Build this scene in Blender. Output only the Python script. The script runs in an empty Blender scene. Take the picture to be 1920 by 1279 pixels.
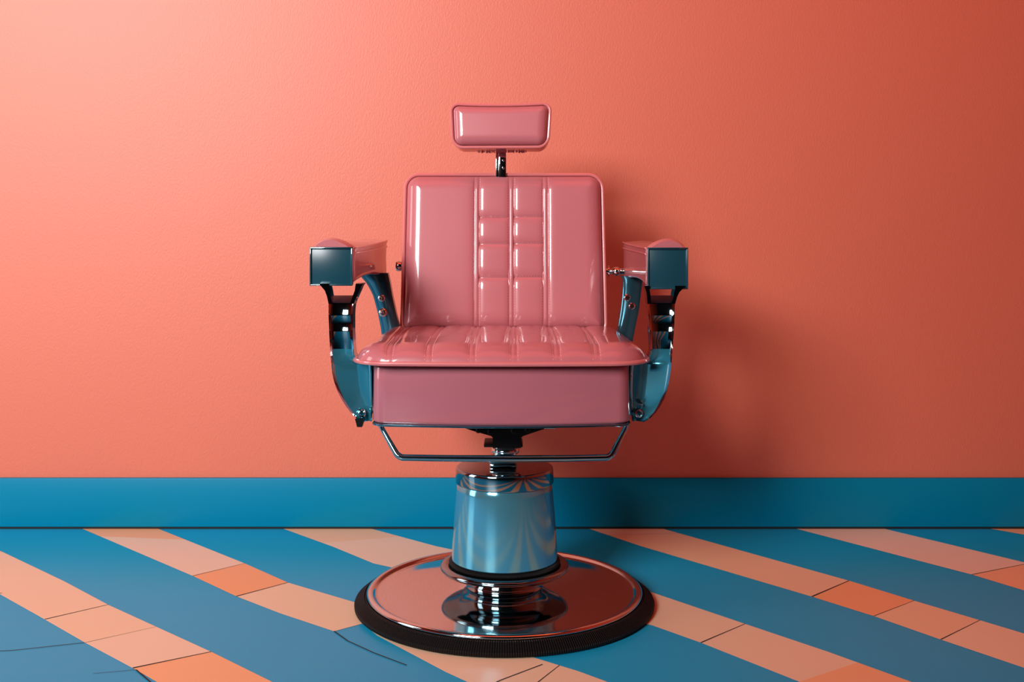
import bpy, bmesh, math, random
from mathutils import Vector, Matrix
random.seed(4)
S = bpy.context.scene
COL = S.collection
PI = math.pi
F, HOR, D, HC = 2100.0, 430.0, 2.485, 0.828      # focal length in px, eye-level row, camera distance, camera height

def wx(px, Y): return (px-960)*(Y+D)/F            # photo column -> metres, for something standing at depth Y
def wz(py, Y): return HC-(py-HOR)*(Y+D)/F         # photo row -> height in metres
def lerp(a, b, t): return a+(b-a)*t

# ------------------------------------------------------------------ materials
def mat(name, base, rough=.5, metal=0, spec=.5, coat=0, coat_rough=.05, bump=None, tint=None, aniso=0):
    m = bpy.data.materials.new(name); m.use_nodes = True
    nt = m.node_tree; b = nt.nodes['Principled BSDF']
    b.inputs['Base Color'].default_value = (*base, 1)
    b.inputs['Roughness'].default_value = rough
    b.inputs['Metallic'].default_value = metal
    b.inputs['Specular IOR Level'].default_value = spec
    b.inputs['Coat Weight'].default_value = coat
    b.inputs['Coat Roughness'].default_value = coat_rough
    b.inputs['Anisotropic'].default_value = aniso
    if bump or tint:
        tc = nt.nodes.new('ShaderNodeTexCoord')
    if bump:                                        # (scale, strength, distance, stretch)
        sc, st, di, sx = bump
        mp = nt.nodes.new('ShaderNodeMapping'); mp.inputs['Scale'].default_value = sx
        mp.inputs['Rotation'].default_value = (0, -.5, 0)
        n = nt.nodes.new('ShaderNodeTexNoise'); n.inputs['Scale'].default_value = sc; n.inputs['Detail'].default_value = 4
        bp = nt.nodes.new('ShaderNodeBump'); bp.inputs['Strength'].default_value = st; bp.inputs['Distance'].default_value = di
        nt.links.new(tc.outputs['Object'], mp.inputs['Vector']); nt.links.new(mp.outputs[0], n.inputs['Vector'])
        nt.links.new(n.outputs['Fac'], bp.inputs['Height']); nt.links.new(bp.outputs[0], b.inputs['Normal'])
    if tint:                                        # (scale, other colour): soft pigment mottling
        n2 = nt.nodes.new('ShaderNodeTexNoise'); n2.inputs['Scale'].default_value = tint[0]; n2.inputs['Detail'].default_value = 3
        mx = nt.nodes.new('ShaderNodeMix'); mx.data_type = 'RGBA'
        mx.inputs[6].default_value = (*base, 1); mx.inputs[7].default_value = (*tint[1], 1)
        nt.links.new(tc.outputs['Object'], n2.inputs['Vector']); nt.links.new(n2.outputs['Fac'], mx.inputs[0])
        nt.links.new(mx.outputs[2], b.inputs['Base Color'])
    return m

M = {}
M['wall']   = mat('coral_wall', (.60, .133, .074), .5, spec=.6, coat=.12, coat_rough=.5, bump=(210, .30, .0022, (1.25, 1, .75)))
M['side']   = mat('coral_side_wall', (.80, .13, .06), .8, spec=.2)
M['front']  = mat('deep_teal_wall', (.004, .05, .075), .6)
M['ceil']   = mat('ceiling_teal', (.03, .07, .09), .8)
M['teal']   = mat('teal_baseboard', (.0, .19, .33), .4, spec=.12)
M['gap']    = mat('gap_black', (.004, .004, .005), .8)
M['blue']   = mat('blue_tile', (.008, .33, .57), .32, spec=.14, bump=(260, .10, .001, (1, 1, 1)), tint=(3, (.012, .35, .61)))
PE = [(.77, .51, .31), (.82, .43, .22), (.77, .56, .38), (.81, .38, .17), (.77, .58, .42)]
for i, c in enumerate(PE):
    M['peach%d' % i] = mat('peach_tile_%s' % 'abcde'[i], c, .34, spec=.18, bump=(260, .08, .001, (1, 1, 1)))
M['joint']  = mat('tile_joint', (.01, .012, .016), .8)
M['vinyl']  = mat('pink_vinyl', (.47, .14, .158), .36, spec=.3, coat=.9, coat_rough=.06)
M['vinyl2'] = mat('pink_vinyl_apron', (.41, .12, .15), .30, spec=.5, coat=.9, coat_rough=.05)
M['pipe']   = mat('pink_piping', (.60, .165, .17), .30, coat=.8, coat_rough=.08)
M['thread'] = mat('pale_thread', (.68, .27, .27), .6)
M['chrome'] = mat('chrome', (.62, .70, .72), .06, metal=1)
M['chromeT']= mat('teal_tinted_chrome', (.30, .52, .60), .07, metal=1)
M['brush']  = mat('blue_polished_steel', (.15, .50, .66), .11, metal=.72)
M['plate']  = mat('dark_teal_plate', (.006, .05, .075), .30, spec=.5)
M['cast']   = mat('teal_cast_metal', (.04, .25, .34), .16, metal=.6)
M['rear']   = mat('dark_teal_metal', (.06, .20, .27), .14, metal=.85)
M['dark']   = mat('dark_chrome', (.26, .35, .39), .06, metal=1)
M['black']  = mat('black_iron', (.002, .003, .004), .4, spec=.2)
M['rubber'] = mat('black_ribbed_rubber', (.006, .006, .006), .5, spec=.15)
M['window'] = mat('white_window_paint', (.8, .8, .78), .5)

nt = M['rubber'].node_tree                            # fine knurling round the rubber rim
tc = nt.nodes.new('ShaderNodeTexCoord'); sx = nt.nodes.new('ShaderNodeSeparateXYZ'); nt.links.new(tc.outputs['Object'], sx.inputs[0])
ad = nt.nodes.new('ShaderNodeMath'); ad.operation = 'ADD'; ad.inputs[1].default_value = .0165; nt.links.new(sx.outputs[0], ad.inputs[0])
an = nt.nodes.new('ShaderNodeMath'); an.operation = 'ARCTAN2'; nt.links.new(sx.outputs[1], an.inputs[0]); nt.links.new(ad.outputs[0], an.inputs[1])
mu = nt.nodes.new('ShaderNodeMath'); mu.operation = 'MULTIPLY'; mu.inputs[1].default_value = 420; nt.links.new(an.outputs[0], mu.inputs[0])
si = nt.nodes.new('ShaderNodeMath'); si.operation = 'SINE'; nt.links.new(mu.outputs[0], si.inputs[0])
bu = nt.nodes.new('ShaderNodeBump'); bu.inputs['Strength'].default_value = .8; bu.inputs['Distance'].default_value = .0012
nt.links.new(si.outputs[0], bu.inputs['Height']); nt.links.new(bu.outputs[0], nt.nodes['Principled BSDF'].inputs['Normal'])

# ------------------------------------------------------------------ mesh helpers
def obj(name, bm, m, parent=None, smooth=True, angle=35, label=None):
    bmesh.ops.recalc_face_normals(bm, faces=bm.faces)
    me = bpy.data.meshes.new(name); bm.to_mesh(me); bm.free()
    for mm in (m if isinstance(m, (list, tuple)) else [m]): me.materials.append(mm)
    if smooth:
        me.polygons.foreach_set('use_smooth', [True]*len(me.polygons))
        me.set_sharp_from_angle(angle=math.radians(angle))
    o = bpy.data.objects.new(name, me); COL.objects.link(o)
    if parent:
        o.parent = parent
        if parent.type == 'EMPTY': o.matrix_parent_inverse = Matrix.Translation(-parent.location)
    if label: o['label'] = label
    return o

def box(bm, x0, x1, y0, y1, z0, z1, bev=0, seg=2, mtx=None, mi=0):
    vs = [bm.verts.new((x, y, z)) for x in (x0, x1) for y in (y0, y1) for z in (z0, z1)]
    fs = [bm.faces.new([vs[i] for i in q]) for q in ((0,1,3,2),(4,6,7,5),(0,4,5,1),(2,3,7,6),(0,2,6,4),(1,5,7,3))]
    for f in fs: f.material_index = mi
    if bev:
        es = list({e for f in fs for e in f.edges})
        r = bmesh.ops.bevel(bm, geom=es, offset=bev, segments=seg, affect='EDGES', profile=.5)
        vs = list({v for f in r['faces'] for v in f.verts} | {v for v in vs if v.is_valid})
    if mtx: bmesh.ops.transform(bm, matrix=mtx, verts=vs)

def lathe(bm, prof, cx, cy, n=96, mi=0, closed=False):
    rings = []
    for r, z in prof:
        if r < 1e-6: rings.append([bm.verts.new((cx, cy, z))])
        else: rings.append([bm.verts.new((cx+r*math.cos(2*PI*k/n), cy+r*math.sin(2*PI*k/n), z)) for k in range(n)])
    pairs = list(zip(rings, rings[1:])) + ([(rings[-1], rings[0])] if closed else [])
    for a, b in pairs:
        for k in range(n):
            k2 = (k+1) % n
            if len(a) == 1 and len(b) == 1: continue
            if len(a) == 1: f = bm.faces.new((a[0], b[k], b[k2]))
            elif len(b) == 1: f = bm.faces.new((a[k], b[0], a[k2]))
            else: f = bm.faces.new((a[k], b[k], b[k2], a[k2]))
            f.material_index = mi

def tube(bm, pts, r, n=10, closed=False, sq=1.0):
    pts = [Vector(p) for p in pts]; N = len(pts); rings = []
    nrm = None
    for i, p in enumerate(pts):
        a = pts[i-1] if (i > 0 or closed) else p
        b = pts[(i+1) % N] if (i < N-1 or closed) else p
        t = (b-a).normalized()
        if nrm is None:
            nrm = t.cross(Vector((0, 1, 0)));
            if nrm.length < .1: nrm = t.cross(Vector((0, 0, 1)))
        nrm = (nrm - t*nrm.dot(t)).normalized(); bn = t.cross(nrm)
        rr = r[i] if isinstance(r, (list, tuple)) else r
        rings.append([bm.verts.new(p+nrm*rr*math.cos(2*PI*k/n)+bn*rr*sq*math.sin(2*PI*k/n)) for k in range(n)])
    for i in range(N if closed else N-1):
        a, b = rings[i], rings[(i+1) % N]
        for k in range(n): bm.faces.new((a[k], b[k], b[(k+1) % n], a[(k+1) % n]))
    if not closed:
        bm.faces.new(rings[0]); bm.faces.new(rings[-1])

def round_path(pts, r, n=8):                       # round the corners of an open polyline
    pts = [Vector(p) for p in pts]; out = [pts[0]]
    for i in range(1, len(pts)-1):
        p = pts[i]; a = (pts[i-1]-p); b = (pts[i+1]-p)
        q0 = p+a.normalized()*min(r, a.length*.45); q1 = p+b.normalized()*min(r, b.length*.45)
        for k in range(n+1):
            t = k/n; out.append(q0*(1-t)**2+p*2*t*(1-t)+q1*t*t)
    out.append(pts[-1]); return out

def loft(bm, sections, cap=True, mi=0, cols=None):
    rings = [[bm.verts.new(p) for p in s] for s in sections]; n = len(rings[0])
    for i, (a, b) in enumerate(zip(rings, rings[1:])):
        for k in range(n):
            f = bm.faces.new((a[k], b[k], b[(k+1) % n], a[(k+1) % n])); f.material_index = cols(k, i) if cols else mi
    if cap:
        for r in (rings[0], rings[-1]): bm.faces.new(r).material_index = mi

def bolt(bm, c, axis, r=.007, h=.004):              # domed screw head with a hexagonal socket
    q = Vector(axis).to_track_quat('Z', 'Y').to_matrix().to_4x4(); q = Matrix.Translation(Vector(c)) @ q
    b2 = bmesh.new()
    lathe(b2, [(0, -.004), (r*1.35, -.004), (r*1.35, h*.3), (r*1.1, h*.45), (r, h*.6), (r*.75, h), (r*.45, h*1.02), (r*.42, h*.3), (0, h*.3)], 0, 0, 20)
    bmesh.ops.transform(b2, matrix=q, verts=b2.verts)
    me = bpy.data.meshes.new('tmp'); b2.to_mesh(me); b2.free(); bm.from_mesh(me); bpy.data.meshes.remove(me)

# ------------------------------------------------------------------ cushions
class Cushion:
    """padded panel: local a = right, b = up the panel, n = out of its face"""
    def __init__(s, W, H, r, bulge, edge, depth, crown=0, taper=0, seams=(), rungs=(), top_dip=0, bow=0, rb=None, back_in=.012, wrinkle=0, puff=.0012):
        s.__dict__.update(locals())
        s.rb = rb if rb is not None else r
    def hw(s, b):
        r = s.r if b > 0 else s.rb
        k = abs(b)-(s.H/2-r)
        w = s.W/2
        if k > 0: w = s.W/2-r+math.sqrt(max(r*r-k*k, 0))
        return w*(1+s.taper*b/(s.H/2))
    def dist(s, a, b):
        r = s.r if b > 0 else s.rb
        k = 1+s.taper*b/(s.H/2)
        qx = abs(a)/k-s.W/2+r; qy = abs(b)-s.H/2+r
        return max(0., -(math.hypot(max(qx, 0), max(qy, 0))+min(max(qx, qy), 0)-r))
    def height(s, a, b):
        d = s.dist(a, b); t = min(max(0, d-.0045)/s.edge, 1)
        fade = min(1, d/.02)
        n = s.bulge*math.sqrt(max(0, 1-(1-t)**2.2))
        n += s.crown*(1-(2*a/s.W)**2)*(1-(2*b/s.H)**2)
        puff = 0
        # quilted channels swell between their seams
        xs = [c for c, w, dp in s.seams]
        for c, w, dp in s.seams:
            for e in (c-w/2, c+w/2):
                n -= dp*fade*math.exp(-((a-e)/.0022)**2)
            n -= dp*.55*fade*math.exp(-((a-c)/(w*.75+.004))**4)+s.puff*fade*math.exp(-((a-c)/.02)**2)
        for a0, a1, b0 in s.rungs:
            if a0 < a < a1:
                n -= .0030*math.exp(-((b-b0)/.0028)**2)+.0028*math.exp(-((b-b0)/.012)**2)
        if s.wrinkle:
            ph = 0
            for c in xs: ph += 1.7*(a > c)
            ww = .5+.5*math.sin(b*260+ph*2.3+6*math.sin(a*22+ph))
            cell = min([abs(a-c) for c in xs] or [1])
            n += s.wrinkle*fade*ww*max(0, 1-cell/.045)*max(0, min(1, (b+.13)/.08))
        return n
    def pos(s, a, b, n):
        dip = s.top_dip*(1-min(1, abs(2*a/s.W))**2)*max(0, b/(s.H/2))
        bow = s.bow*(1-min(1, abs(2*a/s.W))**2)*max(0, -b/(s.H/2))
        return Vector((a, b-dip-bow, n))
    def outline(s, n=0, inset=0, m=10):
        pts = []
        for sx, sy, r, a0 in ((1, 1, s.r, 0), (-1, 1, s.r, 1), (-1, -1, s.rb, 2), (1, -1, s.rb, 3)):
            for k in range(m+1):
                t = (a0+k/m)*PI/2
                b = sy*(s.H/2-r)+(r)*math.sin(t); a = sx*(s.W/2-r)+(r)*math.cos(t)
                pts.append((a, b))
        out = []
        for i, p in enumerate(pts):
            q = pts[(i+1) % len(pts)]; L = math.hypot(q[0]-p[0], q[1]-p[1]); kk = max(1, int(L/.012))
            for j in range(kk):
                a, b = lerp(p[0], q[0], j/kk), lerp(p[1], q[1], j/kk)
                f = 1-inset/(math.hypot(a, b)+1e-6) if inset else 1
                out.append(s.pos(a*(1+s.taper*b/(s.H/2))*f, b*f, n))
        return out
    def mesh(s, bm, mtx, NA=240, NB=130):
        vs0 = len(bm.verts); rows = []
        for j in range(NB+1):
            u = -1+2*j/NB; u = .45*u+.55*math.sin(PI/2*u); b = u*s.H/2
            w = s.hw(b); row = []
            for i in range(NA+1):
                v = -1+2*i/NA; v = .7*v+.3*math.sin(PI/2*v); a = v*w
                row.append(bm.verts.new(mtx @ s.pos(a, b, s.height(a, b))))
            rows.append(row)
        for j in range(NB):
            for i in range(NA): bm.faces.new((rows[j][i], rows[j][i+1], rows[j+1][i+1], rows[j+1][i]))
        per = rows[0][:] + [rows[j][NA] for j in range(1, NB+1)] + rows[NB][-2::-1] + [rows[j][0] for j in range(NB-1, 0, -1)]
        inv = mtx.inverted(); prev = per
        for n, ins in ((-s.depth*.15, 0), (-s.depth*.75, .001), (-s.depth*.93, s.back_in*.4), (-s.depth, s.back_in)):
            ring = []
            for v in per:
                l = inv @ v.co; k = 1-ins/max(.02, math.hypot(l.x, l.y))
                ring.append(bm.verts.new(mtx @ Vector((l.x*k, l.y*k, n))))
            for i in range(len(per)):
                k2 = (i+1) % len(per); bm.faces.new((prev[i], prev[k2], ring[k2], ring[i]))
            prev = ring
        bm.faces.new(prev)
    def stitches(s, bm, mtx, lines, L=.0032, gap=.0062, w=.0006):
        for (a0, b0, a1, b1) in lines:
            ln = math.hypot(a1-a0, b1-b0); k = int(ln/gap)
            dx, dy = (a1-a0)/ln, (b1-b0)/ln
            for i in range(k):
                t = (i+.5)/k; a, b = lerp(a0, a1, t), lerp(b0, b1, t)
                if s.dist(a, b) < .004: continue
                e = [(a-dx*L/2-dy*w, b-dy*L/2+dx*w), (a+dx*L/2-dy*w, b+dy*L/2+dx*w), (a+dx*L/2+dy*w, b+dy*L/2-dx*w), (a-dx*L/2+dy*w, b-dy*L/2-dx*w)]
                lo = [bm.verts.new(mtx @ s.pos(x, y, s.height(x, y)-.0004)) for x, y in e]
                hi = [bm.verts.new(mtx @ s.pos(x, y, s.height(x, y)+.0008)) for x, y in e]
                bm.faces.new(hi)
                for q in range(4): bm.faces.new((lo[q], lo[(q+1) % 4], hi[(q+1) % 4], hi[q]))

def frame(o, right, up):                            # local frame -> world; n = right x up
    r = Vector(right).normalized(); u = Vector(up).normalized(); n = r.cross(u).normalized(); u = n.cross(r)
    m = Matrix((r, u, n)).transposed().to_4x4(); m.translation = Vector(o); return m

# ------------------------------------------------------------------ the room
XL, XR, YB, YF, ZC = -3.9, 2.7, .62, -6.6, 3.9
def struct(name, bm, m, smooth=False):
    o = obj(name, bm, m, None, smooth); o['kind'] = 'structure'; return o

# floor: bands of tiles laid on the diagonal; band edges as they run across the floor (metres)
E = [
 [(-2.35,.62),(2.7,-4.2)],
 [(-2.12,.62),(2.7,-4.0)],
 [(-1.74,.62),(-1.16,.053),(-.991,-.11),(-.854,-.244),(-.706,-.382),(.3,-1.37),(2.7,-3.75)],
 [(-1.56,.62),(-1.318,.398),(-1.05,.145),(-.888,-.019),(-.589,-.292),(-.439,-.437),(.5,-1.34),(2.7,-3.5)],
 [(-1.198,.62),(-.762,.188),(-.621,.039),(-.50,-.072),(-.3665,-.18),(-.313,-.135),(-.2735,-.206),(-.1257,-.39),(.8,-1.4),(2.7,-3.1)],
 [(-.988,.62),(-.6616,.288),(-.5245,.1376),(-.346,-.003),(.126,-.39),(1.1,-1.35),(2.7,-2.8)],
 [(-.642,.62),(-.465,.432),(-.343,.288),(.2925,-.145),(.378,-.244),(.525,-.437),(1.35,-1.4),(2.7,-2.6)],
 [(-.40,.62),(-.20,.44),(.3068,.0815),(.4887,-.137),(.6187,-.292),(.7295,-.437),(1.6,-1.45),(2.7,-2.35)],
 [(.205,.62),(.3346,.442),(.6755,.037),(.774,-.09),(.8645,-.227),(.9658,-.372),(1.9,-1.5),(2.7,-2.0)],
 [(.408,.62),(.7935,.1516),(.8957,.0097),(.990,-.115),(1.048,-.193),(2.1,-1.4),(2.7,-1.8)],
 [(.777,.62),(1.102,.198),(1.173,.081),(2.2,-1.0),(2.7,-1.35)],
 [(1.02,.62),(1.272,.297),(2.4,-.9),(2.7,-1.1)],
 [(1.31,.62),(2.7,-.65)],
 [(1.54,.62),(2.7,-.38)],
 [(1.90,.62),(2.7,-.1)],
 [(2.10,.62),(2.7,.1)],
]
def along(e, t):                                    # point at fraction t of an edge, by y+x length
    L = [0]
    for p, q in zip(e, e[1:]): L.append(L[-1]+math.hypot(q[0]-p[0], q[1]-p[1]))
    s = t*L[-1]
    for i in range(len(e)-1):
        if s <= L[i+1]+1e-9:
            k = (s-L[i])/(L[i+1]-L[i]); return (lerp(e[i][0], e[i+1][0], k), lerp(e[i][1], e[i+1][1], k))
    return e[-1]
bm = bmesh.new()
mats = [M['blue']]+[M['peach%d' % i] for i in range(5)]+[M['joint']]
box(bm, XL, XR, YF, YB, -.06, 0, mi=0)              # blue tile field; the peach bands are inlaid a hair proud of it
def flat(pts, z, mi):
    try: f = bm.faces.new([bm.verts.new((x, y, z)) for x, y in pts]); f.material_index = mi
    except ValueError: pass
def seg_of(e, p, q):                                # part of the edge between two positions (by x)
    return [v for v in e if p[0] < v[0] < q[0]]
def at_x(e, x):
    for a, b in zip(e, e[1:]):
        if a[0] <= x <= b[0]: k = (x-a[0])/(b[0]-a[0]); return (x, lerp(a[1], b[1], k))
    return e[-1] if x > e[-1][0] else e[0]
# tile joints across each peach band: (x on the lower-left edge, x on the upper-right edge, line drawn width)
joints = {
 2: [(-1.45,-1.31,.002), (-.991,-.890,.0035), (-.854,-.74,.0012), (-.715,-.589,.0045), (-.52,-.40,.003), (-.25,-.12,.003)],
 4: [(-1.11,-.87,0), (-.762,-.6616,.002), (-.621,-.5245,.004), (-.3665,-.30,0), (.0,.09,.003), (.3,.42,.002), (.7,.85,.002)],
 6: [(-.50,-.30,0), (.0,.1,0), (.378,.4887,.0035), (.525,.66,0), (.76,.9,.002)],
 8: [(.26,.455,.001), (.6755,.7935,.0045), (.774,.8957,.002), (.8645,.990,.0028), (1.1,1.25,.002)],
 10: [(.99,1.16,.0), (1.102,1.28,.003), (1.35,1.5,.002)],
}
tone = {2: [0,2,2,4,1,0,2,1], 4: [1,4,3,2,2,2,1,4,0], 6: [0,4,2,2,1,0,3], 8: [2,0,3,0,2,4,1], 10: [4,4,1,3,0], 0: [0], 12: [1], 14: [0]}
for k in range(0, len(E)-1, 2):
    lo, hi = E[k], E[k+1]
    cuts = [(lo[0][0], hi[0][0], 0)]+joints.get(k, [])+[(lo[-1][0], hi[-1][0], 0)]
    tl = tone.get(k, [0])
    for i, (c0, c1) in enumerate(zip(cuts, cuts[1:])):
        a0, a1 = at_x(lo, c0[0]), at_x(lo, c1[0]); b0, b1 = at_x(hi, c0[1]), at_x(hi, c1[1])
        mids_lo = [v for v in lo if c0[0] < v[0] < c1[0]]; mids_hi = [v for v in hi if c0[1] < v[0] < c1[1]]
        flat([a0]+mids_lo+[a1, b1]+mids_hi[::-1]+[b0], .0006, 1+tl[i % len(tl)])
        w = c1[2]
        if w:
            dx, dy = b1[0]-a1[0], b1[1]-a1[1]; L = math.hypot(dx, dy); nx, ny = -dy/L*w/2, dx/L*w/2
            flat([(a1[0]-nx, a1[1]-ny), (b1[0]-nx*.5, b1[1]-ny*.5), (b1[0]+nx*.5, b1[1]+ny*.5), (a1[0]+nx, a1[1]+ny)], .0011, 6)
def crack(pts, w, z=.0011):
    for (p, q) in zip(pts, pts[1:]):
        dx, dy = q[0]-p[0], q[1]-p[1]; L = math.hypot(dx, dy); nx, ny = -dy/L*w/2, dx/L*w/2
        flat([(p[0]-nx, p[1]-ny), (q[0]-nx, q[1]-ny), (q[0]+nx, q[1]+ny), (p[0]+nx, p[1]+ny)], z, 6)
crack([(-1.16,.062), (-1.22,.03), (-1.30,.04)], .003)
crack([(-.856,-.244), (-.98,-.285), (-1.10,-.302), (-1.25,-.33)], .0022)
crack([(-.706,-.382), (-.66,-.44), (-.60,-.52)], .003)
crack([(-.3665,-.18), (-.33,-.235), (-.27,-.298), (-.20,-.36)], .003)
crack([(.058,-.356), (-.02,-.43), (-.08,-.50)], .003)
crack([(-.706,-.382), (-.78,-.40)], .0012)
fl = struct('floor', bm, mats)

bm = bmesh.new(); box(bm, XL-.1, XR+.1, YB, YB+.12, 0, ZC); struct('wall_back', bm, M['wall'])
bm = bmesh.new(); box(bm, XR, XR+.1, YF, YB, 0, ZC); struct('wall_right', bm, M['side'])
bm = bmesh.new(); box(bm, XL-.1, XR+.1, YF-.1, YF, 0, ZC); struct('wall_front', bm, M['front'])
bm = bmesh.new(); box(bm, XL, XR, YF, YB, ZC, ZC+.1); struct('ceiling', bm, M['ceil'])
bm = bmesh.new(); box(bm, XL-.1, XL, YF, YB, 0, ZC); struct('wall_left', bm, M['side'])
# baseboards with a dark gap to the floor
H0, H1 = .006, wz(897, .605)
bm = bmesh.new()
box(bm, XL, XR, YB-.015, YB-.0001, H0, H1, .003, 2, mi=0)
box(bm, XL, XR, YB-.012, YB-.0002, .0007, H0-.0002, mi=1)
o = struct('baseboard_back', bm, [M['teal'], M['gap']], True)
bm = bmesh.new(); box(bm, XL+.0001, XL+.015, YF, YB-.016, .0007, H1); struct('baseboard_left', bm, M['teal'])
bm = bmesh.new(); box(bm, XR-.015, XR-.0001, YF, YB-.016, .0007, H1); struct('baseboard_right', bm, M['teal'])

# ------------------------------------------------------------------ the barber chair
CX = -.0165
R = bpy.data.objects.new('barber_chair', None); COL.objects.link(R); R.location = (CX, 0, 0)
R.empty_display_size = .2
R['label'] = 'pink vinyl barber chair with chrome arms on a round chrome pedestal base'
R['category'] = 'chair'

# rubber ring: ribbed outer skirt of the base
bm = bmesh.new()
prof = [(.270, .0012), (.326, .0012), (.3300, .004), (.3305, .009)]
for k in range(8):
    t = k/8; r0 = lerp(.3295, .309, t); z0 = lerp(.010, .026, t)
    prof += [(r0, z0), (r0-.0004, z0+.0024), (r0-.0028, z0+.0030), (r0-.0030, z0+.0006)]
prof += [(.305, .0275), (.302, .0265), (.270, .020)]
lathe(bm, prof, CX, 0, 128, closed=True)
obj('rubber_ring', bm, M['rubber'], R, angle=25, label='black ribbed rubber rim of the base')
# chrome base dish
bm = bmesh.new()
lathe(bm, [(0, .004), (.268, .004), (.268, .021), (.300, .0268), (.3035, .0290), (.3035, .0320), (.300, .0350), (.294, .0360), (.289, .0345), (.286, .0305), (.283, .0290),
           (.278, .0290), (.25, .0306), (.21, .0325), (.17, .0335), (.13, .0348), (.105, .0358), (.094, .0370), (.088, .0395), (0, .0395)], CX, 0, 128)
obj('base_plate', bm, M['chrome'], R, angle=50)
# waisted neck and flange
bm = bmesh.new()
lathe(bm, [(0, .0400), (.0850, .0400), (.0840, .0415), (.0815, .0450), (.0805, .0500), (.0815, .0560), (.0845, .0620), (.0890, .0670), (.0950, .0710), (.1020, .0735),
           (.1060, .0742), (.134, .0748), (.1395, .0762), (.1425, .0795), (.1430, .0830), (.1415, .0862), (.1380, .0885), (.1330, .0895), (.1275, .0893), (.1240, .0885), (0, .0885)], CX, 0, 96)
obj('collar', bm, M['dark'], R, angle=50)
bm = bmesh.new()
lathe(bm, [(0, .0890), (.1215, .0890), (.1235, .0925), (.1215, .097), (.1175, .0990), (0, .0990)], CX, 0, 96)
obj('gasket', bm, M['rubber'], R, label='black rubber ring under the pedestal')
bm = bmesh.new()
pr = [(0, .0992), (.1155, .0992), (.1172, .101)]
for k in range(13): pr.append((lerp(.1172, .1050, k/12)+.0012*math.sin(PI*k/12), lerp(.101, .2665, k/12)))
pr += [(.1040, .2680), (0, .2680)]
lathe(bm, pr, CX, 0, 128)
obj('pedestal', bm, M['brush'], R, angle=40, label='tapered pedestal of bluish polished steel')
bm = bmesh.new()
lathe(bm, [(0, .2682), (.1070, .2682), (.1085, .2688), (.1090, .2710), (.1082, .2960), (.1078, .2995), (.1066, .3015), (.1045, .3024), (.1020, .3022), (.0995, .3026), (.06, .3040), (0, .3046)], CX, 0, 128)
cap = obj('pedestal_cap', bm, M['dark'], R, angle=28)
# lift column
bm = bmesh.new()
box(bm, CX-.033, CX+.027, -.028, .028, .3048, .3235, .004)
box(bm, CX-.022, CX+.026, -.024, .024, .3236, .3500, .004)
lathe(bm, [(0, .332), (.029, .332), (.031, .335), (.031, .341), (.029, .344), (0, .344)], CX+.002, 0, 40)
obj('column', bm, M['chrome'], R)
# black bracket under the seat
bm = bmesh.new()
def trap(levels, y0, y1, cx=CX):
    loft(bm, [[(cx+a, y0, z), (cx+b, y0, z), (cx+b, y1, z), (cx+a, y1, z)] for z, a, b in levels])
trap([(.436, -.105, .100), (.404, -.083, .090), (.399, -.068, .074), (.3875, -.028, .040), (.384, -.0245, .036), (.362, -.0245, .036)], -.10, .10)
box(bm, CX-.045, CX+.040, -.04, .04, .3518, .3575, .0015)
lathe(bm, [(0, .3505), (.022, .3505), (.032, .3525), (.038, .357), (0, .3575)], CX+.002, 0, 32)
for dx, z in ((-.055, .4005), (-.030, .3975), (.020, .399), (.050, .402)):
    bolt(bm, (CX+dx, -.1005, z), (0, -1, 0), .005, .003)
obj('seat_bracket', bm, M['black'], R, angle=30, label='black iron bracket under the seat')

# seat frame: the pink apron with a bowed front
YS = -.27
xl, xr = wx(696, YS), wx(1184, YS); SXC = (xl+xr)/2
def apron(inset=0, front=0, r=.03, bow=.018, back=.20):
    hw_ = (xr-xl)/2-inset; pts = []
    n = 24
    for k in range(n+1):
        t = -1+2*k/n; x = t*(hw_-r); pts.append((SXC+x, YS+front-bow*(1-t*t)))
    for k in range(1, 9):
        a = k/8*PI/2; pts.append((SXC+hw_-r+r*math.sin(a), YS+front+r-r*math.cos(a)))
    pts.append((SXC+hw_, back)); pts.append((SXC-hw_, back))
    for k in range(0, 8):
        a = (1-k/8)*PI/2; pts.append((SXC-hw_+r-r*math.sin(a), YS+front+r-r*math.cos(a)))
    return pts
ZB, ZT = wz(795, YS), .5585
bm = bmesh.new()
loft(bm, [[(x, y, z) for x, y in apron(i, i)] for z, i in ((ZB, .004), (ZB+.003, .001), (ZB+.006, 0), (ZT-.012, .0015), (ZT-.005, .002), (ZT-.001, .006), (ZT, .012))])
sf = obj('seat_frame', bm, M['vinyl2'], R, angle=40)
bm = bmesh.new()
loft(bm, [[(x, y, z) for x, y in apron(i, i)] for z, i in ((ZB-.0062, .003), (ZB-.0055, .0005), (ZB-.0045, -.001), (ZB-.002, -.001), (ZB-.0008, .0005), (ZB-.0003, .003))])
box(bm, wx(1020, -.26), wx(1042, -.26), -.26, -.22, ZB-.0115, ZB-.0060, .001)
obj('seat_trim', bm, M['chromeT'], sf, angle=40, label='thin chrome strip along the bottom of the seat')

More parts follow.
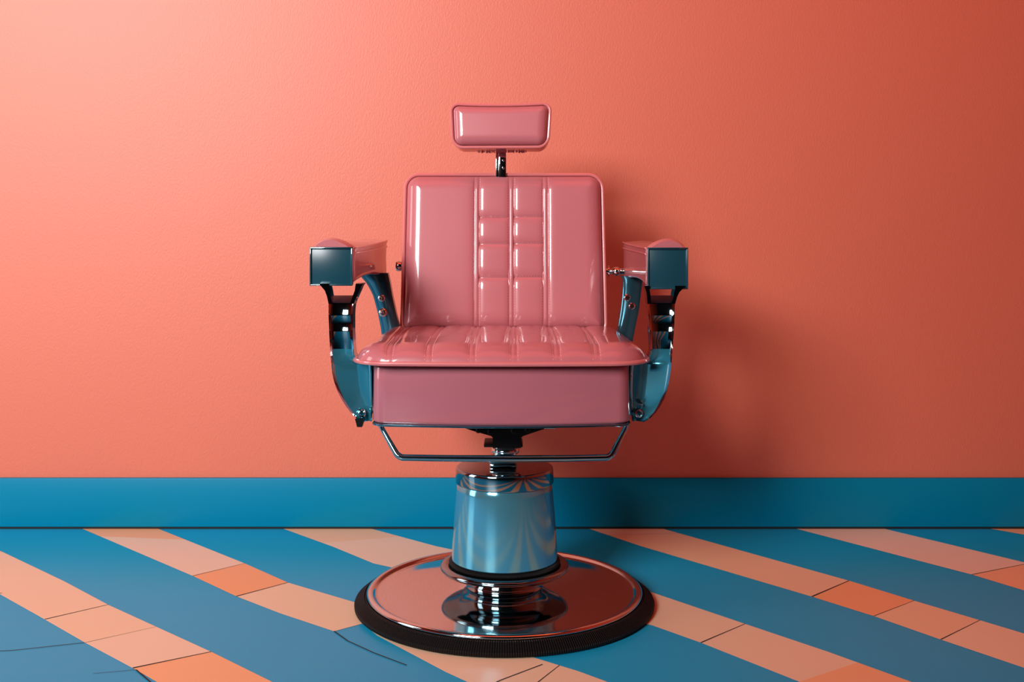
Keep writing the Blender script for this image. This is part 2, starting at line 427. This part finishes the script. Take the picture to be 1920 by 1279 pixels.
# seat cushion
zp = .5625
seat_x = (wx(669, -.20)+wx(1212, -.20))/2
SW = wx(1212, -.20)-wx(669, -.20)
c = Cushion(SW-.008, .475, .055, .0385, .055, .003, crown=.006, seams=[(x-seat_x, .011, .0020) for x in (-.241, -.163, -.078, .004, .088, .166)],
            bow=.016, rb=.075, back_in=.004, wrinkle=.0022, taper=-.02, puff=.0035)
cm = frame((seat_x, -.0565, zp+.001), (1, 0, 0), (0, 1, 0))
bm = bmesh.new(); c.mesh(bm, cm, 300, 170)
sc = obj('seat_cushion', bm, M['vinyl'], R, angle=60)
bm = bmesh.new(); tube(bm, [cm @ p for p in c.outline(.002)], .0046, 8, closed=True)
obj('piping', bm, M['pipe'], sc)
ls = []
for cc, w, dp in c.seams:
    for e in (cc-w/2-.0022, cc+w/2+.0022): ls.append((e, -.235, e, -.06))
for l in ls:
    bm = bmesh.new(); c.stitches(bm, cm, [l]); obj('stitching', bm, M['thread'], sc, smooth=False, label='pale thread stitching')

# backrest
YB0, YB1 = .150, .205
zb0, zb1 = .585, wz(325, YB1)
up = Vector((0, YB1-YB0, zb1-zb0)); HB = up.length
WB = (wx(1139, YB0)-wx(750, YB0)); WT = (wx(1131, YB1)-wx(757, YB1))
bxc = (wx(1139, YB0)+wx(750, YB0))/2
tap = (WT-WB)/(WT+WB)
bW = (WT+WB)/2-.008
bs = [(a, .0115, .0024) for a in (-.0640, .0180, .0985)]
zs = [wz(y, .18) for y in (411, 460.6, 522.5)]
bmid = Vector((bxc, (YB0+YB1)/2, (zb0+zb1)/2)); un = up.normalized()
rb_ = [(z-bmid.z)/un.z for z in zs]
rungs = [(-.0585, .0122, b) for b in rb_]+[(.0240, .0925, b+.0008) for b in rb_]
cb = Cushion(bW, HB-.008, .034, .030, .040, .045, crown=.003, taper=tap, seams=bs, rungs=rungs, rb=.018, back_in=.012)
mb = frame(bmid, (1, 0, 0), up)
bm = bmesh.new(); cb.mesh(bm, mb, 320, 170)
bk = obj('backrest', bm, M['vinyl'], R, angle=60)
bm = bmesh.new(); tube(bm, [mb @ p for p in cb.outline(.003)], .0042, 8, closed=True)
tube(bm, [mb @ p for p in cb.outline(-.040)], .0035, 6, closed=True)
obj('piping', bm, M['pipe'], bk)
ls = []
for a, w, dp in bs:
    for e in (a-w/2-.0022, a+w/2+.0022): ls.append((e, -HB/2+.008, e, HB/2-.010))
for a0, a1, b in rungs: ls.append((a0+.004, b+.0022, a1-.004, b+.0022))
for l in ls:
    bm = bmesh.new(); cb.stitches(bm, mb, [l]); obj('stitching', bm, M['thread'], bk, smooth=False, label='pale thread stitching')

# headrest
YH = .135
hc = Vector((wx(938.5, YH), YH, wz(235.5, YH)))
hW = 185/F*(YH+D)-.003; hH = 86/F*(YH+D)-.003
ch = Cushion(hW, hH, .020, .020, .024, .062, crown=.0015, taper=.028, top_dip=.004, rb=.024, back_in=.008)
mh = frame(hc, (math.cos(.05), -math.sin(.05), 0), (0, .15, 1))
bm = bmesh.new(); ch.mesh(bm, mh, 120, 80)
hd = obj('headrest', bm, M['vinyl'], R, angle=60)
bm = bmesh.new(); tube(bm, [mh @ p for p in ch.outline(.003, m=8)], .0036, 8, closed=True)
obj('piping', bm, M['pipe'], hd)
bm = bmesh.new()                                     # gathered, stapled seam under the pad
for k in range(30):
    a = -.055+.112*k/29+random.uniform(-.001, .001)
    p = mh @ Vector((a, -hH/2+.001, -.052)); w = random.uniform(.0010, .0022); h = random.uniform(.0015, .0035)
    box(bm, p.x-w, p.x+w, p.y-.004, p.y+.004, p.z-h, p.z+.003, 0)
obj('seam_allowance', bm, M['pipe'], hd, smooth=False)
bm = bmesh.new()
yp = .195
box(bm, wx(935, yp), wx(949, yp), yp-.004, yp+.006, zb1-.12, hc.z-.01, .0015)
box(bm, wx(929.5, yp), wx(934.6, yp), yp-.001, yp+.006, zb1-.12, hc.z-.03, .0012)
for z in (zb1+.012, zb1+.030): bolt(bm, (wx(944, yp), yp-.0042, z), (0, -1, 0), .0022, .001)
# keep the post behind the backrest: shift it to the backrest's rear face below the top edge
obj('headrest_post', bm, M['chrome'], R, angle=30, label='flat chrome post of the headrest')

# arms -------------------------------------------------------------
YA0, YA1 = -.20, .22
def armrest(side):
    if side < 0: xo, xi, xir, xor = wx(582, YA0), wx(662, YA0), wx(727, YA1), wx(727, YA1)-.080; zt, zb, zr = .790, .716, wz(451, YA1)
    else: xo, xi, xir, xor = wx(1289, YA0), wx(1213, YA0), wx(1167, YA1), wx(1167, YA1)+.080; zt, zb, zr = .789, .709, wz(454, YA1)
    rows = []; N = 28
    for j in range(N+1):
        t = j/N; y = lerp(YA0+.004, YA1, t)
        a = lerp(xo, xor, t); b = lerp(xi, xir, t)   # outer, inner
        # inner flank dips in the middle of its length
        waist = .004*math.sin(PI*min(1, t*1.2)); b2 = b+side*waist
        topz = lerp(zt, zr, t)-.003*math.sin(PI*t); cr = lerp(.022, .004, min(1, t*1.15)**.8)
        botz = zb+.010*math.sin(PI*min(1, t*1.05)) + lerp(.002, 0, t)
        e = min(1, t/.03, (1-t)/.02+.001); sh = (1-math.sqrt(max(0, 1-(1-e)**2)))*.004
        ring = []
        r = .006
        P = [(a, botz+r), (a, topz-r)]
        n = 14
        for k in range(n+1):
            u = k/n; x = lerp(a, b2, u)
            z = topz+cr*math.sin(PI*(u**.85))**.8 if 0 < u < 1 else topz
            P.append((x, z))
        for q in range(9): P.append((b2+side*.0012*(1-abs(q/4-1)), lerp(topz-.0035, botz+.0035, q/8)))
        P += [(b2+(a-b2)*.008, botz+.0015), (b2+(a-b2)*.035, botz), (lerp(a, b2, .06), botz)]
        cxm = (a+b2)/2; czm = (topz+botz)/2
        ring = [(cxm+(x-cxm)*(1-sh/.04), y, czm+(z-czm)*(1-sh/.04)) for x, z in P]
        rows.append(ring)
    bm = bmesh.new(); loft(bm, rows)
    ar = obj('armrest', bm, M['vinyl'], R, angle=50)
    # piping along the top inner edge
    bm = bmesh.new()
    tube(bm, [Vector(r[16])+Vector((-side*.0004, 0, .0002)) for r in rows], .0022, 8)
    tube(bm, [Vector(r[18])+Vector((-side*.0004, 0, .0002)) for r in rows], .0020, 8)
    obj('piping', bm, M['pipe'], ar)
    bm = bmesh.new()                                 # chrome box end: raised frame round a recessed plate
    x0, x1 = min(xo, xi), max(xo, xi); y0, y1 = YA0-.010, YA0+.006
    box(bm, x0, x1, y0+.004, y1, zb-.002, zt+.001, .002)
    f = .0032
    for q in ((x0, x1, zt-f+.001, zt+.002), (x0, x1, zb-.003, zb+f-.003), (x0, x0+f, zb-.003, zt+.002), (x1-f, x1, zb-.003, zt+.002)):
        box(bm, q[0], q[1], y0, y0+.008, q[2], q[3], .0014, mi=1)
    obj('end_plate', bm, [M['plate'], M['chrome']], ar, angle=30, label='square chrome end plate')
    return x0, x1, zb

def arm_support(side):
    Y = -.215
    if side < 0:
        lev = [(569, 616, 663), (577, 616, 662), (589, 616, 661), (592, 616, 661), (606, 616.5, 661), (619, 617, 661), (622, 617, 661), (640, 618, 662), (655, 619, 663),
               (664, 619.5, 664), (672, 620, 668), (679, 620.5, 674), (683, 621, 684), (685, 621, 695), (700, 622, 696), (716, 625, 696), (733, 630, 696), (749, 637.5, 696), (764, 646, 696),
               (775, 654, 696), (784, 662, 695.5), (791, 670, 695), (795, 678, 694)]
        legs = [[(532, 598, 616), (538, 603, 616.5), (545, 609, 618), (556, 613, 620), (570, 616, 623)],
                [(532, 667, 681), (538, 666, 677), (545, 665, 674), (556, 661, 669), (570, 656, 663)]]
        bolts = [(676, 778, .0062)]; ridge = .62
    else:
        lev = [(569, 1265.5, 1214), (577, 1265, 1214.5), (589, 1265, 1216), (592, 1265, 1216), (606, 1264.5, 1218), (619, 1263.5, 1218.5), (622, 1263.5, 1219), (640, 1262, 1220), (655, 1261, 1220.5),
               (664, 1260.5, 1219.5), (672, 1260, 1216), (679, 1259.5, 1208), (683, 1259, 1196), (685, 1259, 1183), (700, 1257.5, 1182), (716, 1255.5, 1182), (733, 1252.5, 1182), (749, 1247.5, 1183), (764, 1240, 1184),
               (775, 1233, 1185), (784, 1225, 1186), (791, 1217, 1187), (795, 1209, 1188)]
        legs = [[(536, 1285, 1266), (542, 1280, 1266), (548, 1274, 1264), (556, 1270, 1263), (570, 1266, 1259)],
                [(536, 1208, 1218), (542, 1210, 1218), (548, 1212, 1219), (556, 1213, 1220), (570, 1214, 1221)]]
        bolts = [(1204, 759, .0036), (1200.5, 779, .0062)]; ridge = .60
    bm = bmesh.new(); rows = []
    n = 26
    for (py, po, pi) in lev:
        z = wz(py, Y); xo, xi = wx(po, Y), wx(pi, Y); W = abs(xi-xo)
        low = max(0, min(1, (py-655)/30)); lip = .0042
        P = []
        for k in range(n+1):
            u = k/n; d = min(u, 1-u)*W
            rim = max(0, 1-d/lip)
            lipz = (1-rim)**.5 if rim < 1 else 0
            # upper channel: scooped with two cross ridges; lower: two planes meeting in a ridge
            chan = .007*math.sin(PI*u)**.6 - .004*math.exp(-((py-591)/2.2)**2) - .004*math.exp(-((py-621)/2.2)**2)
            if u < ridge: lo = .014*(u/ridge)
            else: lo = .014-.010*((u-ridge)/(1-ridge))**.7
            y = Y + lipz*lerp(chan, lo+.0015, low) + low*.16*(wz(668, Y)-z)
            P.append((lerp(xo, xi, u), y, z))
        back = Y+.045+low*.16*(wz(668, Y)-z)
        P.append((xi, back-.004, z)); P.append((lerp(xi, xo, .1), back, z)); P.append((lerp(xo, xi, .1), back, z)); P.append((xo, back-.004, z))
        rows.append(P)
    loft(bm, rows, cols=lambda k, i: 1 if (k < 2 or n-2 <= k <= n) else (2 if i < 8 else 0))
    for L in legs:
        loft(bm, [[(wx(a, Y), Y, wz(py, Y)), (wx(b, Y), Y, wz(py, Y)), (wx(b, Y), Y+.042, wz(py, Y)), (wx(a, Y), Y+.042, wz(py, Y))] for py, a, b in L], mi=2)
    a, b = (618, 664) if side < 0 else (1263, 1216)
    # sloping shelf across the top of the channel
    z0, z1 = wz(556, Y), wz(570, Y); xa, xb = sorted((wx(a, Y), wx(b, Y)))
    loft(bm, [[(x, Y+.001, z1), (x, Y+.001, z1+.002), (x, Y+.032, z0), (x, Y+.040, z0), (x, Y+.040, z1)] for x in (xa, xb)], mi=2)
    # side plate that ties the arm to the seat frame
    xs0, xs1 = sorted((wx(lev[14][2], Y), wx(lev[14][2], Y)+side*.014))
    loft(bm, [[(x, Y+.050, ZB-.001), (x, Y+.035, ZT-.012), (x, .20, ZT-.012), (x, .24, ZT-.03), (x, .24, ZB+.02), (x, .20, ZB-.001)] for x in (xs0, xs1)])
    sp = obj('arm_support', bm, [M['cast'], M['chrome'], M['dark']], R, angle=32)
    for (bx_, by_, r) in bolts:
        bm = bmesh.new(); bolt(bm, (wx(bx_, Y), Y+.0045+.16*(wz(668, Y)-wz(by_, Y)), wz(by_, Y)), (0, -1, 0), r, .006)
        obj('bolt', bm, M['chrome'], sp)
    if side < 0:
        bm = bmesh.new(); loft(bm, [[(wx(x, Y), Y+dy, wz(y, Y)) for x, dy in ((664, .012), (681, .012), (681, .03), (664, .03))] for y in (788,)] +
                               [[(wx(x, Y), Y+dy, wz(803, Y)) for x, dy in ((668, .012), (677, .012), (677, .03), (668, .03))]])
        obj('foot_tab', bm, M['black'], sp, smooth=False, label='small black tab below the left arm')

def rear_support(side):
    Y = .12
    if side < 0: lev = [(512, 672, 727), (521, 678, 729), (530, 686, 731), (540, 692, 732.5), (555, 699, 735), (570, 703, 738), (590, 708, 742), (612, 712, 747), (640, 716, 751), (680, 720, 755), (700, 721, 756)]; bl = [(715.5, 559, .006), (718, 586, .0075)]
    else: lev = [(518, 1206, 1164), (524, 1206, 1168), (532, 1204.5, 1169), (545, 1203, 1168.5), (560, 1201.5, 1167.5), (575, 1200, 1166), (590, 1197.5, 1164), (612, 1193, 1160.5), (640, 1188, 1157), (680, 1184, 1153), (700, 1183, 1152)]; bl = [(1176, 558, .006), (1185, 574, .006)]
    bm = bmesh.new(); rows = []
    for py, po, pi in lev:
        xo, xi, z = wx(po, Y), wx(pi, Y), wz(py, Y); n = 10; P = []
        yy = Y+.02*max(0, (py-520)/180)
        for k in range(n+1):
            u = k/n; P.append((lerp(xo, xi, u), yy-.004*math.sin(PI*u)+.003*(abs(u-.5) > .42), z))
        P += [(xi, yy+.030, z), (xo, yy+.030, z)]
        rows.append(P)
    loft(bm, rows)
    rs = obj('rear_support', bm, M['rear'], R, angle=40)
    for x, y, r in bl:
        bm = bmesh.new(); bolt(bm, (wx(x, Y), Y+.002, wz(y, Y)), (0, -1, 0), r, .006); obj('bolt', bm, M['chrome'], rs)

for side in (-1, 1):
    armrest(side); arm_support(side); rear_support(side)

# pivot knobs between backrest and arms
for side, x0, x1 in ((1, wx(1139, .19), wx(1170, .19)), (-1, wx(750, .19), wx(742, .19))):
    bm = bmesh.new(); L = abs(x1-x0); z = wz(509 if side > 0 else 499, .19)
    b2 = [(0, -.012), (.008, -.012), (.008, 0), (.0135, .0005), (.0140, .003), (.0120, .004), (.0065, .005), (.0055, .010), (.0085, .012), (.0110, .020), (.0105, .026), (.0075, .028), (.0075, .045), (0, .045)] if side > 0 else \
         [(0, -.012), (.010, -.012), (.0125, .0), (.0130, .004), (.0110, .0085), (.006, .0105), (0, .011)]
    lathe(bm, b2, 0, 0, 28)
    bmesh.ops.transform(bm, matrix=Matrix.Translation((x0, .185, z)) @ Matrix.Rotation(side*PI/2, 4, 'Y'), verts=bm.verts)
    obj('pivot_knob', bm, M['chrome'], R, angle=40)

# U-shaped bar below the seat
bm = bmesh.new()
Y0, Y1 = -.225, -.245
pth = [(wx(711, Y0), Y0, ZB-.004), (wx(716, Y0), Y0, wz(803, Y0)), (wx(747, Y1), Y1, wz(858, Y1)), (wx(860, Y1), Y1-.006, wz(858.5, Y1)), (wx(960, Y1), Y1-.008, wz(858.8, Y1)), (wx(1060, Y1), Y1-.006, wz(858.5, Y1)),
       (wx(1145, Y1), Y1, wz(858, Y1)), (wx(1172, Y0), Y0, wz(803, Y0)), (wx(1177, Y0), Y0, ZB-.004)]
rp = round_path(pth, .012)
tube(bm, rp, [lerp(.0068, .0050, max(0, min(1, (p.z-rp[len(rp)//2].z)/.03))) for p in rp], 14)
obj('footrest_bar', bm, M['chromeT'], R, angle=60, label='bent chrome bar below the seat')

# ------------------------------------------------------------------ light, world, camera
def area(name, loc, rot, sx, sy, power, color):
    l = bpy.data.lights.new(name, 'AREA'); l.shape = 'RECTANGLE'; l.size = sx; l.size_y = sy; l.energy = power; l.color = color
    o = bpy.data.objects.new(name, l); COL.objects.link(o); o.location = loc; o.rotation_euler = rot; return o
def aim(p, t): return (Vector(t)-Vector(p)).to_track_quat('-Z', 'Y').to_euler()
LP = (-3.0, -4.9, 3.1)
lamp = area('softbox_lamp', LP, aim(LP, (-1.0, .62, 1.3)), 2.2, 2.2, 88, (1.0, .99, .98))
lamp.data.spread = math.radians(64)
LW = (-3.3, -.55, 1.15)
area('side_strip_lamp', LW, aim(LW, (0, -.3, .9)), .9, 1.9, 26, (1.0, .98, .96))
LQ = (.3, -.7, 3.7)
area('added_red_fill', LQ, aim(LQ, (.5, .5, .5)), 3.6, 2.6, 50, (1.0, .08, .015))  # added red fill that warms the shadows, not a fitting of the room

w = bpy.data.worlds.new('room_world'); S.world = w; w.use_nodes = True
w.node_tree.nodes['Background'].inputs[0].default_value = (.75, .85, 1, 1)
w.node_tree.nodes['Background'].inputs[1].default_value = .4

cam = bpy.data.cameras.new('camera'); co = bpy.data.objects.new('camera', cam); COL.objects.link(co)
cam.sensor_width = 36; cam.lens = F/1920*36; cam.shift_y = -(639.5-HOR)/1920
co.location = (0, -D, HC); co.rotation_euler = (PI/2, 0, 0); cam.clip_start = .05
S.camera = co
vs = S.view_settings; vs.view_transform = 'Standard'; vs.look = 'None'; vs.gamma = 1; vs.use_curve_mapping = False; vs.exposure = 0
